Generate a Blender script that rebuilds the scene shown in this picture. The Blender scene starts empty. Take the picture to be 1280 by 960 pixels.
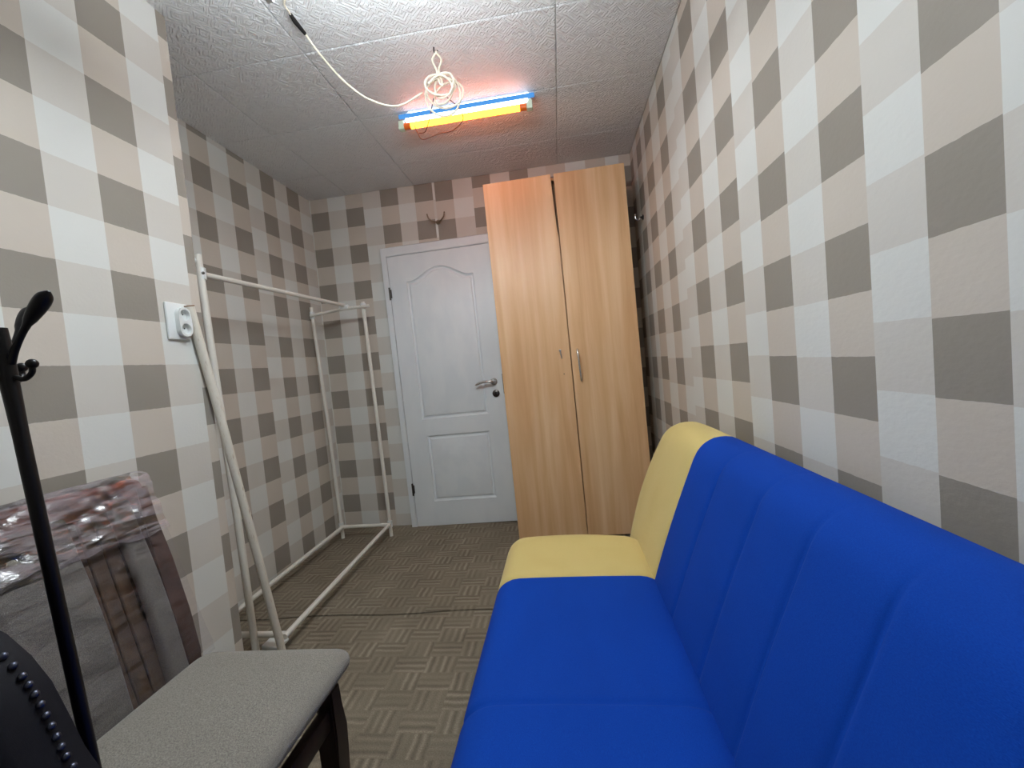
import bpy, bmesh, math, random
from mathutils import Vector, Matrix, Euler, noise
from mathutils.geometry import tessellate_polygon

random.seed(4)
S = bpy.context.scene
COL = S.collection

# ------------------------------------------------------------------ camera
F_PX, YAW, PITCH, ROLL, CAM_Z = 520.144, 0.118817, -0.045742, -0.091755, 1.13042
cy, sy = math.cos(YAW), math.sin(YAW)
cp, sp = math.cos(PITCH), math.sin(PITCH)
cr, sr = math.cos(ROLL), math.sin(ROLL)
fwd = Vector((-sy * cp, cy * cp, sp))
r0 = Vector((cy, sy, 0))
u0 = r0.cross(fwd)
right = cr * r0 + sr * u0
up = -sr * r0 + cr * u0
cd = bpy.data.cameras.new('camera')
cam = bpy.data.objects.new('camera', cd)
COL.objects.link(cam)
M = Matrix.Identity(4)
for i in range(3):
    M[i][0], M[i][1], M[i][2] = right[i], up[i], -fwd[i]
M[2][3] = CAM_Z
cam.matrix_world = M
cd.sensor_width = 36.0
cd.lens = F_PX / 1280 * 36
cd.clip_start = 0.02
S.camera = cam

# ------------------------------------------------------------------ world, exposure, big light
w = bpy.data.worlds.new('world')
S.world = w
w.use_nodes = True
w.node_tree.nodes['Background'].inputs[0].default_value = (0.75, 0.82, 0.9, 1)
w.node_tree.nodes['Background'].inputs[1].default_value = 0.05
S.view_settings.view_transform = 'Standard'
S.view_settings.look = 'None'
S.view_settings.gamma = 1
S.view_settings.use_curve_mapping = False
S.view_settings.exposure = 0.56
MAIN_TUBE = 93.0        # emission strength of the white tubes nearer the camera
WARM_TUBE = 13.0
COOL_STRIP = 5.5

# ------------------------------------------------------------------ room dimensions
XL, XN, XR, D, H, YN, YF = -1.739, -1.289, 0.586, 2.965, 2.4785, 1.403, -1.25


# ------------------------------------------------------------------ material helpers
def srgb(r, g, b):
    f = lambda c: (c / 255 / 12.92) if c / 255 <= 0.04045 else ((c / 255 + 0.055) / 1.055) ** 2.4
    return (f(r), f(g), f(b), 1)


def new_mat(name, rough=0.6, color=None, metallic=0.0, spec=0.5):
    m = bpy.data.materials.new(name)
    m.use_nodes = True
    b = m.node_tree.nodes['Principled BSDF']
    b.inputs['Roughness'].default_value = rough
    b.inputs['Metallic'].default_value = metallic
    b.inputs['Specular IOR Level'].default_value = spec
    if color:
        b.inputs['Base Color'].default_value = color
    return m, m.node_tree.nodes, m.node_tree.links, b


def mnode(N, L, op, a, b=None, c=None):
    n = N.new('ShaderNodeMath')
    n.operation = op
    for i, v in enumerate((a, b, c)):
        if v is None:
            continue
        if isinstance(v, (int, float)):
            n.inputs[i].default_value = v
        else:
            L.new(v, n.inputs[i])
    return n.outputs[0]


def cmix(N, L, fac, a, b, blend='MIX'):
    n = N.new('ShaderNodeMix')
    n.data_type = 'RGBA'
    n.blend_type = blend
    for sock, v in ((n.inputs['Factor'], fac), (n.inputs[6], a), (n.inputs[7], b)):
        if isinstance(v, (int, float)):
            sock.default_value = v
        elif isinstance(v, tuple):
            sock.default_value = v
        else:
            L.new(v, sock)
    return n.outputs[2]


def tex_noise(N, L, scale, detail=2, vec=None, rough=0.5, dist=0.0):
    n = N.new('ShaderNodeTexNoise')
    n.inputs['Scale'].default_value = scale
    n.inputs['Detail'].default_value = detail
    n.inputs['Roughness'].default_value = rough
    n.inputs['Distortion'].default_value = dist
    if vec is not None:
        L.new(vec, n.inputs['Vector'])
    return n


def objvec(N, L, scale=(1, 1, 1), kind='Object'):
    t = N.new('ShaderNodeTexCoord')
    mp = N.new('ShaderNodeMapping')
    mp.inputs['Scale'].default_value = scale
    L.new(t.outputs[kind], mp.inputs['Vector'])
    return mp.outputs[0]


def add_bump(N, L, b, height, strength=0.3, dist=0.002):
    bp = N.new('ShaderNodeBump')
    bp.inputs['Strength'].default_value = strength
    bp.inputs['Distance'].default_value = dist
    L.new(height, bp.inputs['Height'])
    L.new(bp.outputs[0], b.inputs['Normal'])
    return bp


def ramp(N, L, fac, stops):
    r = N.new('ShaderNodeValToRGB')
    while len(r.color_ramp.elements) < len(stops):
        r.color_ramp.elements.new(0.5)
    for e, (p, c) in zip(r.color_ramp.elements, stops):
        e.position = p
        e.color = c
    L.new(fac, r.inputs[0])
    return r.outputs[0]


# ---- gingham wallpaper: u = column kind, v = row count
def mat_wallpaper():
    m, N, L, b = new_mat('gingham_wallpaper', 0.62, spec=0.35)
    uv = N.new('ShaderNodeUVMap')
    uv.uv_map = 'UVMap'
    s = N.new('ShaderNodeSeparateXYZ')
    L.new(uv.outputs[0], s.inputs[0])
    wob = tex_noise(N, L, 220, 1)
    v = mnode(N, L, 'ADD', s.outputs[1], mnode(N, L, 'MULTIPLY', mnode(N, L, 'SUBTRACT', wob.outputs[0], 0.5), 0.02))
    row = mnode(N, L, 'FLOORED_MODULO', mnode(N, L, 'FLOOR', v), 2.0)   # 0 = dark row
    col = mnode(N, L, 'GREATER_THAN', s.outputs[0], 1.0)                # 1 = dark column
    light = cmix(N, L, row, srgb(206, 203, 195), srgb(217, 219, 214))
    dark = cmix(N, L, row, srgb(148, 142, 132), srgb(201, 193, 181))
    c = cmix(N, L, col, light, dark)
    n1 = tex_noise(N, L, 9, 3)
    c = cmix(N, L, 0.10, c, n1.outputs[0], 'OVERLAY')
    L.new(c, b.inputs['Base Color'])
    n2 = tex_noise(N, L, 260, 3)
    add_bump(N, L, b, n2.outputs[0], 0.35, 0.0015)
    return m


def mat_foam():
    m, N, L, b = new_mat('embossed_foam_tile', 0.6, srgb(234, 235, 235), spec=0.35)
    v = objvec(N, L)
    nz = tex_noise(N, L, 9, 2, v)
    add = N.new('ShaderNodeVectorMath')
    add.operation = 'MULTIPLY_ADD'
    L.new(nz.outputs['Color'], add.inputs[0])
    add.inputs[1].default_value = (0.03, 0.03, 0.0)
    L.new(v, add.inputs[2])
    vo = N.new('ShaderNodeTexVoronoi')
    vo.distance = 'MANHATTAN'
    vo.feature = 'F1'
    vo.inputs['Scale'].default_value = 17
    L.new(add.outputs[0], vo.inputs['Vector'])
    w1 = mnode(N, L, 'SINE', mnode(N, L, 'MULTIPLY', vo.outputs['Distance'], 22.0))
    mr = N.new('ShaderNodeMapRange')
    mr.interpolation_type = 'SMOOTHSTEP'
    mr.inputs['From Min'].default_value = -0.3
    mr.inputs['From Max'].default_value = 0.5
    L.new(w1, mr.inputs['Value'])
    h = mnode(N, L, 'ADD', mr.outputs[0], mnode(N, L, 'MULTIPLY', tex_noise(N, L, 42, 2, v).outputs[0], 1.3))
    add_bump(N, L, b, h, 1.0, 0.0065)
    return m


def mat_carpet():
    m, N, L, b = new_mat('basketweave_carpet', 0.95, spec=0.1)
    t = N.new('ShaderNodeTexCoord')
    wob = tex_noise(N, L, 26, 3, t.outputs['Object'])
    vm = N.new('ShaderNodeVectorMath')
    vm.operation = 'MULTIPLY_ADD'
    L.new(wob.outputs['Color'], vm.inputs[0])
    vm.inputs[1].default_value = (0.012, 0.012, 0)
    L.new(t.outputs['Object'], vm.inputs[2])
    s = N.new('ShaderNodeSeparateXYZ')
    L.new(vm.outputs[0], s.inputs[0])
    B = 0.122
    xs = mnode(N, L, 'DIVIDE', s.outputs[0], B)
    ys = mnode(N, L, 'DIVIDE', s.outputs[1], B * 0.71)
    fx, fy = mnode(N, L, 'FLOOR', xs), mnode(N, L, 'FLOOR', ys)
    chk = mnode(N, L, 'FLOORED_MODULO', mnode(N, L, 'ADD', fx, fy), 2.0)
    ux, uy = mnode(N, L, 'FRACT', xs), mnode(N, L, 'FRACT', ys)
    def stripes(a, n):
        return mnode(N, L, 'SINE', mnode(N, L, 'MULTIPLY', a, 2 * math.pi * n))
    st = N.new('ShaderNodeMix')
    L.new(chk, st.inputs[0]); L.new(stripes(ux, 4), st.inputs[2]); L.new(stripes(uy, 3), st.inputs[3])
    cell = N.new('ShaderNodeCombineXYZ')
    L.new(fx, cell.inputs[0]); L.new(fy, cell.inputs[1])
    # every stripe inside a block gets its own tone
    st2 = N.new('ShaderNodeMix')
    L.new(chk, st2.inputs[0])
    L.new(mnode(N, L, 'FLOOR', mnode(N, L, 'MULTIPLY', ux, 4.0)), st2.inputs[2])
    L.new(mnode(N, L, 'FLOOR', mnode(N, L, 'MULTIPLY', uy, 3.0)), st2.inputs[3])
    L.new(st2.outputs[0], cell.inputs[2])
    wn = N.new('ShaderNodeTexWhiteNoise')
    L.new(cell.outputs[0], wn.inputs['Vector'])
    amp = mnode(N, L, 'MULTIPLY', st.outputs[0], mnode(N, L, 'ADD', mnode(N, L, 'MULTIPLY', wn.outputs['Value'], 0.22), 0.03))
    blur = tex_noise(N, L, 5, 3, t.outputs['Object'])
    fine = tex_noise(N, L, 240, 3, t.outputs['Object'])
    f = mnode(N, L, 'ADD', mnode(N, L, 'ADD', amp, 0.36), mnode(N, L, 'MULTIPLY', mnode(N, L, 'SUBTRACT', blur.outputs[0], 0.5), 0.5))
    f = mnode(N, L, 'ADD', f, mnode(N, L, 'MULTIPLY', mnode(N, L, 'SUBTRACT', fine.outputs[0], 0.5), 0.7))
    c = ramp(N, L, f, [(0.0, srgb(102, 93, 80)), (0.5, srgb(138, 129, 112)), (1.0, srgb(186, 177, 158))])
    L.new(c, b.inputs['Base Color'])
    h = mnode(N, L, 'ADD', mnode(N, L, 'MULTIPLY', amp, 1.5), fine.outputs[0])
    add_bump(N, L, b, h, 0.6, 0.003)
    return m


def mat_beech():
    m, N, L, b = new_mat('beech_laminate', 0.42, spec=0.4)
    v = objvec(N, L, (9, 9, 0.5))
    n1 = tex_noise(N, L, 1.6, 4, v, 0.55, 0.4)
    v2 = objvec(N, L, (70, 70, 2.5))
    n2 = tex_noise(N, L, 2.0, 3, v2)
    f = mnode(N, L, 'ADD', mnode(N, L, 'MULTIPLY', n1.outputs[0], 0.95), mnode(N, L, 'MULTIPLY', n2.outputs[0], 0.06))
    c = ramp(N, L, f, [(0.25, srgb(204, 154, 108)), (0.5, srgb(222, 180, 134)), (0.75, srgb(236, 202, 162))])
    L.new(c, b.inputs['Base Color'])
    return m


def mat_fabric(name, c1, c2, scale=600, rough=0.9, patch=None, bump=0.25, sheen=0.3):
    m, N, L, b = new_mat(name, rough, spec=0.2)
    n = tex_noise(N, L, scale, 3)
    c = ramp(N, L, n.outputs[0], [(0.25, c1), (0.75, c2)])
    if patch:
        p = tex_noise(N, L, 3.0, 3)
        fac = mnode(N, L, 'MULTIPLY', mnode(N, L, 'SUBTRACT', p.outputs[0], 0.45), 1.2)
        n_ = N.new('ShaderNodeClamp'); L.new(fac, n_.inputs[0])
        c = cmix(N, L, n_.outputs[0], c, patch)
    L.new(c, b.inputs['Base Color'])
    b.inputs['Sheen Weight'].default_value = sheen
    add_bump(N, L, b, n.outputs[0], bump, 0.001)
    return m


def mat_wood(name, c1, c2, rough=0.4):
    m, N, L, b = new_mat(name, rough)
    n = tex_noise(N, L, 3, 4, objvec(N, L, (14, 14, 2)))
    L.new(ramp(N, L, n.outputs[0], [(0.3, c1), (0.7, c2)]), b.inputs['Base Color'])
    return m


def mat_paint(name, c, c2=None, rough=0.45, scale=30, lo=0.6, hi=0.75, bump=0.0, spec=0.5):
    m, N, L, b = new_mat(name, rough, spec=spec)
    n = tex_noise(N, L, scale, 4)
    L.new(ramp(N, L, n.outputs[0], [(lo, c), (hi, c2 or c)]), b.inputs['Base Color'])
    if bump:
        add_bump(N, L, b, n.outputs[0], bump, 0.001)
    return m


def mat_metal(name, c, rough=0.3):
    m, N, L, b = new_mat(name, rough, c, 1.0)
    n = tex_noise(N, L, 60, 2)
    L.new(mnode(N, L, 'ADD', mnode(N, L, 'MULTIPLY', n.outputs[0], 0.15), rough - 0.07), b.inputs['Roughness'])
    return m


def mat_emit(name, c, strength):
    m = bpy.data.materials.new(name)
    m.use_nodes = True
    N, L = m.node_tree.nodes, m.node_tree.links
    N.remove(N['Principled BSDF'])
    e = N.new('ShaderNodeEmission')
    e.inputs[0].default_value = c
    e.inputs[1].default_value = strength
    L.new(e.outputs[0], N['Material Output'].inputs[0])
    return m


def mat_film(name='clear_wrap_film', dmax=0.28, tint=0.82, ior=2.3):
    m, N, L, b = new_mat(name, 0.12)
    N.remove(b)
    tr = N.new('ShaderNodeBsdfTransparent')
    tr.inputs[0].default_value = (tint, tint, tint + 0.02, 1)
    gl = N.new('ShaderNodeBsdfGlossy')
    gl.inputs['Roughness'].default_value = 0.16
    df = N.new('ShaderNodeBsdfDiffuse')
    df.inputs[0].default_value = srgb(206, 196, 202)
    v = objvec(N, L, (6, 6, 40))
    n = tex_noise(N, L, 1.4, 4, v, 0.6, 1.0)
    bp = N.new('ShaderNodeBump')
    bp.inputs['Strength'].default_value = 0.9
    bp.inputs['Distance'].default_value = 0.006
    L.new(n.outputs[0], bp.inputs['Height'])
    L.new(bp.outputs[0], gl.inputs['Normal'])
    fr = N.new('ShaderNodeFresnel')
    fr.inputs[0].default_value = ior
    L.new(bp.outputs[0], fr.inputs[1])
    m1 = N.new('ShaderNodeMixShader')
    L.new(fr.outputs[0], m1.inputs[0]); L.new(tr.outputs[0], m1.inputs[1]); L.new(gl.outputs[0], m1.inputs[2])
    m2 = N.new('ShaderNodeMixShader')
    c = N.new('ShaderNodeClamp')
    L.new(mnode(N, L, 'MULTIPLY', mnode(N, L, 'SUBTRACT', n.outputs[0], 0.44), 2.6), c.inputs[0])
    c.inputs[2].default_value = dmax
    L.new(c.outputs[0], m2.inputs[0]); L.new(m1.outputs[0], m2.inputs[1]); L.new(df.outputs[0], m2.inputs[2])
    L.new(m2.outputs[0], N['Material Output'].inputs[0])
    return m


PAPER = mat_wallpaper()
FOAM = mat_foam()
CARPET = mat_carpet()
BEECH = mat_beech()
BLUE = mat_fabric('royal_blue_fabric', srgb(0, 54, 148), srgb(2, 68, 172), patch=srgb(0, 50, 136), sheen=0.0)
YELLOW = mat_fabric('mustard_yellow_fabric', srgb(200, 178, 106), srgb(218, 198, 130), patch=srgb(196, 172, 100), sheen=0.2)
GREYF = mat_fabric('grey_chair_fabric', srgb(88, 85, 78), srgb(160, 155, 145), 190, bump=0.9)
DARKF = mat_fabric('black_upholstery', srgb(9, 9, 14), srgb(20, 20, 28), 300, rough=0.7, sheen=0.0)
DARKWOOD = mat_wood('dark_stained_wood', srgb(34, 24, 22), srgb(56, 38, 34))
REDWOOD = mat_wood('mahogany_wood', srgb(104, 54, 48), srgb(150, 84, 70))
POSTWOOD = mat_wood('brown_post_wood', srgb(60, 40, 35), srgb(84, 56, 48))
BROWNWOOD = mat_wood('brown_slat_wood', srgb(66, 50, 38), srgb(96, 72, 50), 0.5)
DOORW = mat_paint('white_door_lacquer', srgb(228, 234, 236), srgb(222, 229, 232), 0.38, 4, 0.4, 0.6)
PLASTIC = mat_paint('white_plastic', srgb(226, 230, 228), srgb(218, 222, 220), 0.35, 10)
TUBEPAINT = mat_paint('chipped_white_tube_paint', srgb(226, 224, 214), srgb(186, 172, 150), 0.45, 70, 0.6, 0.74, 0.2)
RUST = mat_paint('rusty_white_tube_paint', srgb(220, 215, 202), srgb(162, 132, 98), 0.55, 45, 0.60, 0.76, 0.3)
BLACKP = mat_paint('black_lacquer', srgb(12, 10, 11), srgb(18, 15, 17), 0.38, 20, spec=0.3)
CHROME = mat_metal('brushed_chrome', srgb(214, 212, 210), 0.25)
BRONZE = mat_metal('aged_bronze', srgb(150, 138, 120), 0.42)
STEEL = mat_metal('dark_steel', srgb(88, 84, 80), 0.35)
CABLE = mat_paint('ivory_cable', srgb(232, 224, 204), srgb(224, 214, 192), 0.5, 20)
BROWNWIRE = mat_paint('brown_wire', srgb(96, 60, 44), srgb(110, 72, 54), 0.5, 20)
BLACKRUB = mat_paint('black_rubber', srgb(16, 16, 16), srgb(22, 22, 22), 0.7, 20)
BLUEP = mat_paint('blue_fixture_plastic', srgb(70, 130, 196), srgb(60, 120, 188), 0.4, 20)
CLIP = mat_paint('pale_lamp_socket_plastic', srgb(206, 222, 200), srgb(196, 214, 190), 0.4, 20)
ORANGE = mat_paint('orange_tube_cap', srgb(236, 110, 30), srgb(226, 98, 24), 0.4, 20)
WARM = mat_emit('warm_yellow_tube_glow', (1.0, 0.17, 0.012, 1), WARM_TUBE)
BLUEGLOW = mat_emit('blue_strip_glow', (0.08, 0.30, 0.72, 1), 0.8)
COOL = mat_emit('cool_white_strip_glow', (0.72, 0.84, 1.0, 1), COOL_STRIP)
WHITEGLOW = mat_emit('white_tube_glow', (0.88, 0.95, 1.0, 1), MAIN_TUBE)
DIRT = mat_paint('grey_dark_joint', srgb(60, 54, 46), srgb(52, 46, 40), 0.9, 20)
FILM = mat_film()
FILM2 = mat_film('thin_clear_film', 0.05, 0.92, 1.42)
TAPE = mat_paint('dull_blue_fixture_back', srgb(198, 206, 214), srgb(190, 198, 208), 0.5, 20)


# ------------------------------------------------------------------ mesh helpers
def obj(name, bm, m, parent=None, smooth=True, label=None, auto=40):
    me = bpy.data.meshes.new(name)
    bmesh.ops.recalc_face_normals(bm, faces=bm.faces)
    bm.to_mesh(me)
    bm.free()
    me.materials.append(m)
    if smooth:
        for p in me.polygons:
            p.use_smooth = True
        try:
            me.set_sharp_from_angle(angle=math.radians(auto))
        except Exception:
            pass
    o = bpy.data.objects.new(name, me)
    COL.objects.link(o)
    if parent:
        o.parent = parent
    if label:
        o['label'] = label
    return o


def thing(name, label, cat, loc=(0, 0, 0), group=None):
    o = bpy.data.objects.new(name, None)
    COL.objects.link(o)
    o.location = loc
    o['label'] = label
    o['category'] = cat
    if group:
        o['group'] = group
    return o


def tag(o, label, cat, group=None):
    o['label'] = label
    o['category'] = cat
    if group:
        o['group'] = group
    return o


def struct(o, label=None):
    o['kind'] = 'structure'
    if label:
        o['label'] = label
    return o


def box(bm, a, b, bevel=0.0, seg=2, mat=None):
    x0, y0, z0 = (min(a[i], b[i]) for i in range(3))
    x1, y1, z1 = (max(a[i], b[i]) for i in range(3))
    vs = [bm.verts.new(p) for p in ((x0, y0, z0), (x1, y0, z0), (x1, y1, z0), (x0, y1, z0),
                                    (x0, y0, z1), (x1, y0, z1), (x1, y1, z1), (x0, y1, z1))]
    fs = [bm.faces.new([vs[i] for i in f]) for f in ((0, 3, 2, 1), (4, 5, 6, 7), (0, 1, 5, 4), (1, 2, 6, 5), (2, 3, 7, 6), (3, 0, 4, 7))]
    if bevel:
        es = list({e for f in fs for e in f.edges})
        bmesh.ops.bevel(bm, geom=es, offset=bevel, segments=seg, affect='EDGES', profile=0.5)
    return bm


def B(a, b, bevel=0.0, seg=2):
    return box(bmesh.new(), a, b, bevel, seg)


def tube(pts, r, seg=12, bm=None, closed=False, caps=True):
    bm = bm or bmesh.new()
    pts = [Vector(p) for p in pts]
    n = len(pts)
    rs = r if isinstance(r, (list, tuple)) else [r] * n
    rings = []
    prev = None
    for i, p in enumerate(pts):
        if closed:
            t = (pts[(i + 1) % n] - pts[i - 1]).normalized()
        else:
            t = (pts[min(i + 1, n - 1)] - pts[max(i - 1, 0)]).normalized()
        if prev is None:
            a = Vector((0, 0, 1)) if abs(t.z) < 0.9 else Vector((1, 0, 0))
            nrm = t.cross(a).normalized()
        else:
            nrm = (prev - t * prev.dot(t)).normalized()
        prev = nrm
        bi = t.cross(nrm)
        rings.append([bm.verts.new(p + rs[i] * (math.cos(k * 2 * math.pi / seg) * nrm + math.sin(k * 2 * math.pi / seg) * bi)) for k in range(seg)])
    for i in range(n if closed else n - 1):
        a, b = rings[i], rings[(i + 1) % n]
        for k in range(seg):
            bm.faces.new((a[k], a[(k + 1) % seg], b[(k + 1) % seg], b[k]))
    if caps and not closed:
        bm.faces.new(rings[0])
        bm.faces.new(list(reversed(rings[-1])))
    return bm


def catmull(P, k=6):
    P = [Vector(p) for p in P]
    Q = [P[0] * 2 - P[1]] + P + [P[-1] * 2 - P[-2]]
    out = []
    for i in range(1, len(Q) - 2):
        p0, p1, p2, p3 = Q[i - 1], Q[i], Q[i + 1], Q[i + 2]
        for j in range(k):
            t = j / k
            out.append(0.5 * ((2 * p1) + (p2 - p0) * t + (2 * p0 - 5 * p1 + 4 * p2 - p3) * t * t + (3 * p1 - p0 - 3 * p2 + p3) * t ** 3))
    out.append(P[-1])
    return out


def lathe(profile, origin, axis, seg=20, bm=None):
    """profile: (distance along axis, radius)"""
    bm = bm or bmesh.new()
    o, ax = Vector(origin), Vector(axis).normalized()
    a = Vector((0, 0, 1)) if abs(ax.z) < 0.9 else Vector((1, 0, 0))
    n = ax.cross(a).normalized()
    b = ax.cross(n)
    rings = []
    for d, r in profile:
        r = max(r, 1e-5)
        rings.append([bm.verts.new(o + ax * d + r * (math.cos(k * 2 * math.pi / seg) * n + math.sin(k * 2 * math.pi / seg) * b)) for k in range(seg)])
    for p, q in zip(rings, rings[1:]):
        for k in range(seg):
            bm.faces.new((p[k], p[(k + 1) % seg], q[(k + 1) % seg], q[k]))
    bm.faces.new(rings[0]); bm.faces.new(list(reversed(rings[-1])))
    return bm


def sphere(bm, c, r, u=10, v=6, scale=(1, 1, 1)):
    g = bmesh.ops.create_uvsphere(bm, u_segments=u, v_segments=v, radius=r)
    for vv in g['verts']:
        vv.co = Vector((vv.co.x * scale[0], vv.co.y * scale[1], vv.co.z * scale[2])) + Vector(c)
    return bm


def prism(outline, y0, y1, holes=(), bm=None, axis='y'):
    """extrude a 2D outline (x,z) with holes from y0 to y1; axis='x' takes (y,z) outlines"""
    bm = bm or bmesh.new()
    mk = (lambda p, t: Vector((p[0], t, p[1]))) if axis == 'y' else (lambda p, t: Vector((t, p[0], p[1])))
    loops = [list(outline)] + [list(h) for h in holes]
    tri = tessellate_polygon([[Vector((p[0], p[1], 0)) for p in l] for l in loops])
    flat = [p for l in loops for p in l]
    va = [bm.verts.new(mk(p, y0)) for p in flat]
    vb = [bm.verts.new(mk(p, y1)) for p in flat]
    for t in tri:
        try:
            bm.faces.new([va[i] for i in t]); bm.faces.new([vb[i] for i in reversed(t)])
        except ValueError:
            pass
    k = 0
    for l in loops:
        n = len(l)
        for i in range(n):
            a, b = k + i, k + (i + 1) % n
            bm.faces.new((va[a], va[b], vb[b], vb[a]))
        k += n
    return bm


def axis_samples(lo, hi, r, step, extra=()):
    s = set()
    k = 5
    for i in range(k + 1):
        t = r * (1 - math.cos(i / k * math.pi / 2))
        s.add(round(lo + t, 5)); s.add(round(hi - t, 5))
    n = max(1, int((hi - lo - 2 * r) / step))
    for i in range(n + 1):
        s.add(round(lo + r + (hi - lo - 2 * r) * i / n, 5))
    for e in extra:
        for dd in (-0.02, -0.011, -0.005, 0, 0.005, 0.011, 0.02):
            s.add(round(e + dd, 5))
    s = sorted(v for v in s if lo <= v <= hi)
    out = [s[0]]
    for v in s[1:]:
        if v - out[-1] > 0.0012:
            out.append(v)
    out[-1] = hi
    return out


def cushion(lo, hi, r, step=0.03, deform=None, seams_y=(), r_end=None):
    """rounded box sampled on a grid; r can be per-axis radius tuple"""
    bm = bmesh.new()
    rr = r if isinstance(r, tuple) else (r, r, r)
    S_ = [axis_samples(lo[i], hi[i], rr[i], step, seams_y if i == 1 else ()) for i in range(3)]
    cache = {}
    def vert(x, y, z):
        k = (x, y, z)
        if k in cache:
            return cache[k]
        p = [x, y, z]
        inner, dn = [], []
        for i in range(3):
            q = min(max(p[i], lo[i] + rr[i]), hi[i] - rr[i])
            inner.append(q)
            dn.append((p[i] - q) / rr[i])
        l = math.sqrt(sum(d * d for d in dn))
        if l > 1e-6:
            m = max(abs(d) for d in dn)
            f = m / l if l > 0 else 1
            # cube -> sphere mapping keeps the outside faces at their place
            co = [inner[i] + dn[i] * rr[i] * (1.0 / l if l > 0 else 1) * m for i in range(3)]
        else:
            co = p
        co = Vector(co)
        if deform:
            co = deform(co, Vector(p))
        cache[k] = bm.verts.new(co)
        return cache[k]
    for ax in range(3):
        a, b = [i for i in range(3) if i != ax]
        for side in (lo[ax], hi[ax]):
            sv = S_[ax][0] if side == lo[ax] else S_[ax][-1]
            for i in range(len(S_[a]) - 1):
                for j in range(len(S_[b]) - 1):
                    q = []
                    for (u, v) in ((i, j), (i + 1, j), (i + 1, j + 1), (i, j + 1)):
                        c = [0, 0, 0]
                        c[ax] = sv; c[a] = S_[a][u]; c[b] = S_[b][v]
                        q.append(vert(*c))
                    if len(set(q)) == 4:
                        try:
                            bm.faces.new(q)
                        except ValueError:
                            pass
    bmesh.ops.remove_doubles(bm, verts=bm.verts, dist=1e-5)
    return bm


def split_bm(bm, test):
    """returns two bmeshes: faces whose centre passes the test, and the others"""
    c = bm.copy()
    bmesh.ops.delete(bm, geom=[f for f in bm.faces if not test(f.calc_center_median())], context='FACES')
    bmesh.ops.delete(c, geom=[f for f in c.faces if test(f.calc_center_median())], context='FACES')
    return bm, c


# ------------------------------------------------------------------ the room
def paper_wall(name, axis, pos, cols, thick, top=H, label=None):
    """cols: (from, to, kind, z0, pitch): kind 1 dark column, 0 light; z0 = top of a dark row.
    axis 'x': wall plane x=pos running along y; 'y': plane y=pos running along x"""
    bm = bmesh.new()
    uvl = bm.loops.layers.uv.new('UVMap')
    mk = (lambda t, z, o: (pos + o, t, z)) if axis == 'x' else (lambda t, z, o: (t, pos + o, z))
    for (a, b, kind, z0, p) in cols:
        vs = [bm.verts.new(mk(*q, 0)) for q in ((a, 0), (b, 0), (b, top), (a, top))]
        f = bm.faces.new(vs)
        for lp, z in zip(f.loops, (0, 0, top, top)):
            lp[uvl].uv = (1.5 if kind else 0.5, (z0 - z) / p + 40)
    lo, hi = cols[0][0], cols[-1][1]
    lo, hi = min(lo, hi), max(lo, hi)
    bk = [bm.verts.new(mk(*q)) for q in ((lo, 0, thick), (hi, 0, thick), (hi, top, thick), (lo, top, thick))]
    fr = [bm.verts.new(mk(*q)) for q in ((lo, 0, 0), (hi, 0, 0), (hi, top, 0), (lo, top, 0))]
    bm.faces.new(bk)
    for i in range(4):
        j = (i + 1) % 4
        bm.faces.new((fr[i], fr[j], bk[j], bk[i]))
    for f in bm.faces[len(cols):] if False else []:
        pass
    me = bpy.data.meshes.new(name)
    bm.to_mesh(me); bm.free()
    me.materials.append(PAPER)
    o = bpy.data.objects.new(name, me)
    COL.objects.link(o)
    return struct(o, label)


def run_cols(edges, first_kind, z0, p):
    out, k = [], first_kind
    for a, b in zip(edges, edges[1:]):
        out.append((a, b, k, z0, p)); k = 1 - k
    return out


# left wall, near part
W1 = [-1.25, -1.15, -1.02, -0.885, -0.75, -0.617, -0.483, -0.35, -0.216, -0.083, 0.05, 0.183, 0.317, 0.45, 0.583, 0.717, 0.845, 0.967]
left_cols = run_cols(W1, 1, 1.236, 0.1405)
left_cols += [(0.967, 1.102, 0, 1.236, 0.1405), (1.102, 1.236, 1, 1.236, 0.1405), (1.236, 1.366, 0, 1.236, 0.1405), (1.366, YN, 1, 2.251, 0.1375)]
wl = paper_wall('wall_left', 'x', XN, left_cols, -0.44, label='projecting part of the left wall with large gingham paper')
# recess
wr = paper_wall('wall_recess', 'x', XL, run_cols([YN, 1.56, 1.69, 1.815, 1.939], 0, 2.048, 0.1335)[0:3] + [(1.815, 1.939, 0, 2.048, 0.1335)]
                + [(1.939, 2.059, 1, 2.048, 0.1335), (2.059, 2.189, 0, 2.048, 0.1335), (2.189, 2.32, 1, 2.048, 0.1335)]
                + [(2.32, 2.448, 0, 2.218, 0.1295), (2.448, 2.574, 1, 2.218, 0.1295), (2.574, 2.703, 0, 2.218, 0.1295), (2.703, 2.835, 1, 2.222, 0.1295), (2.835, D, 0, 2.222, 0.1295)],
                -0.1, label='recessed far part of the left wall with gingham paper')
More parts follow.
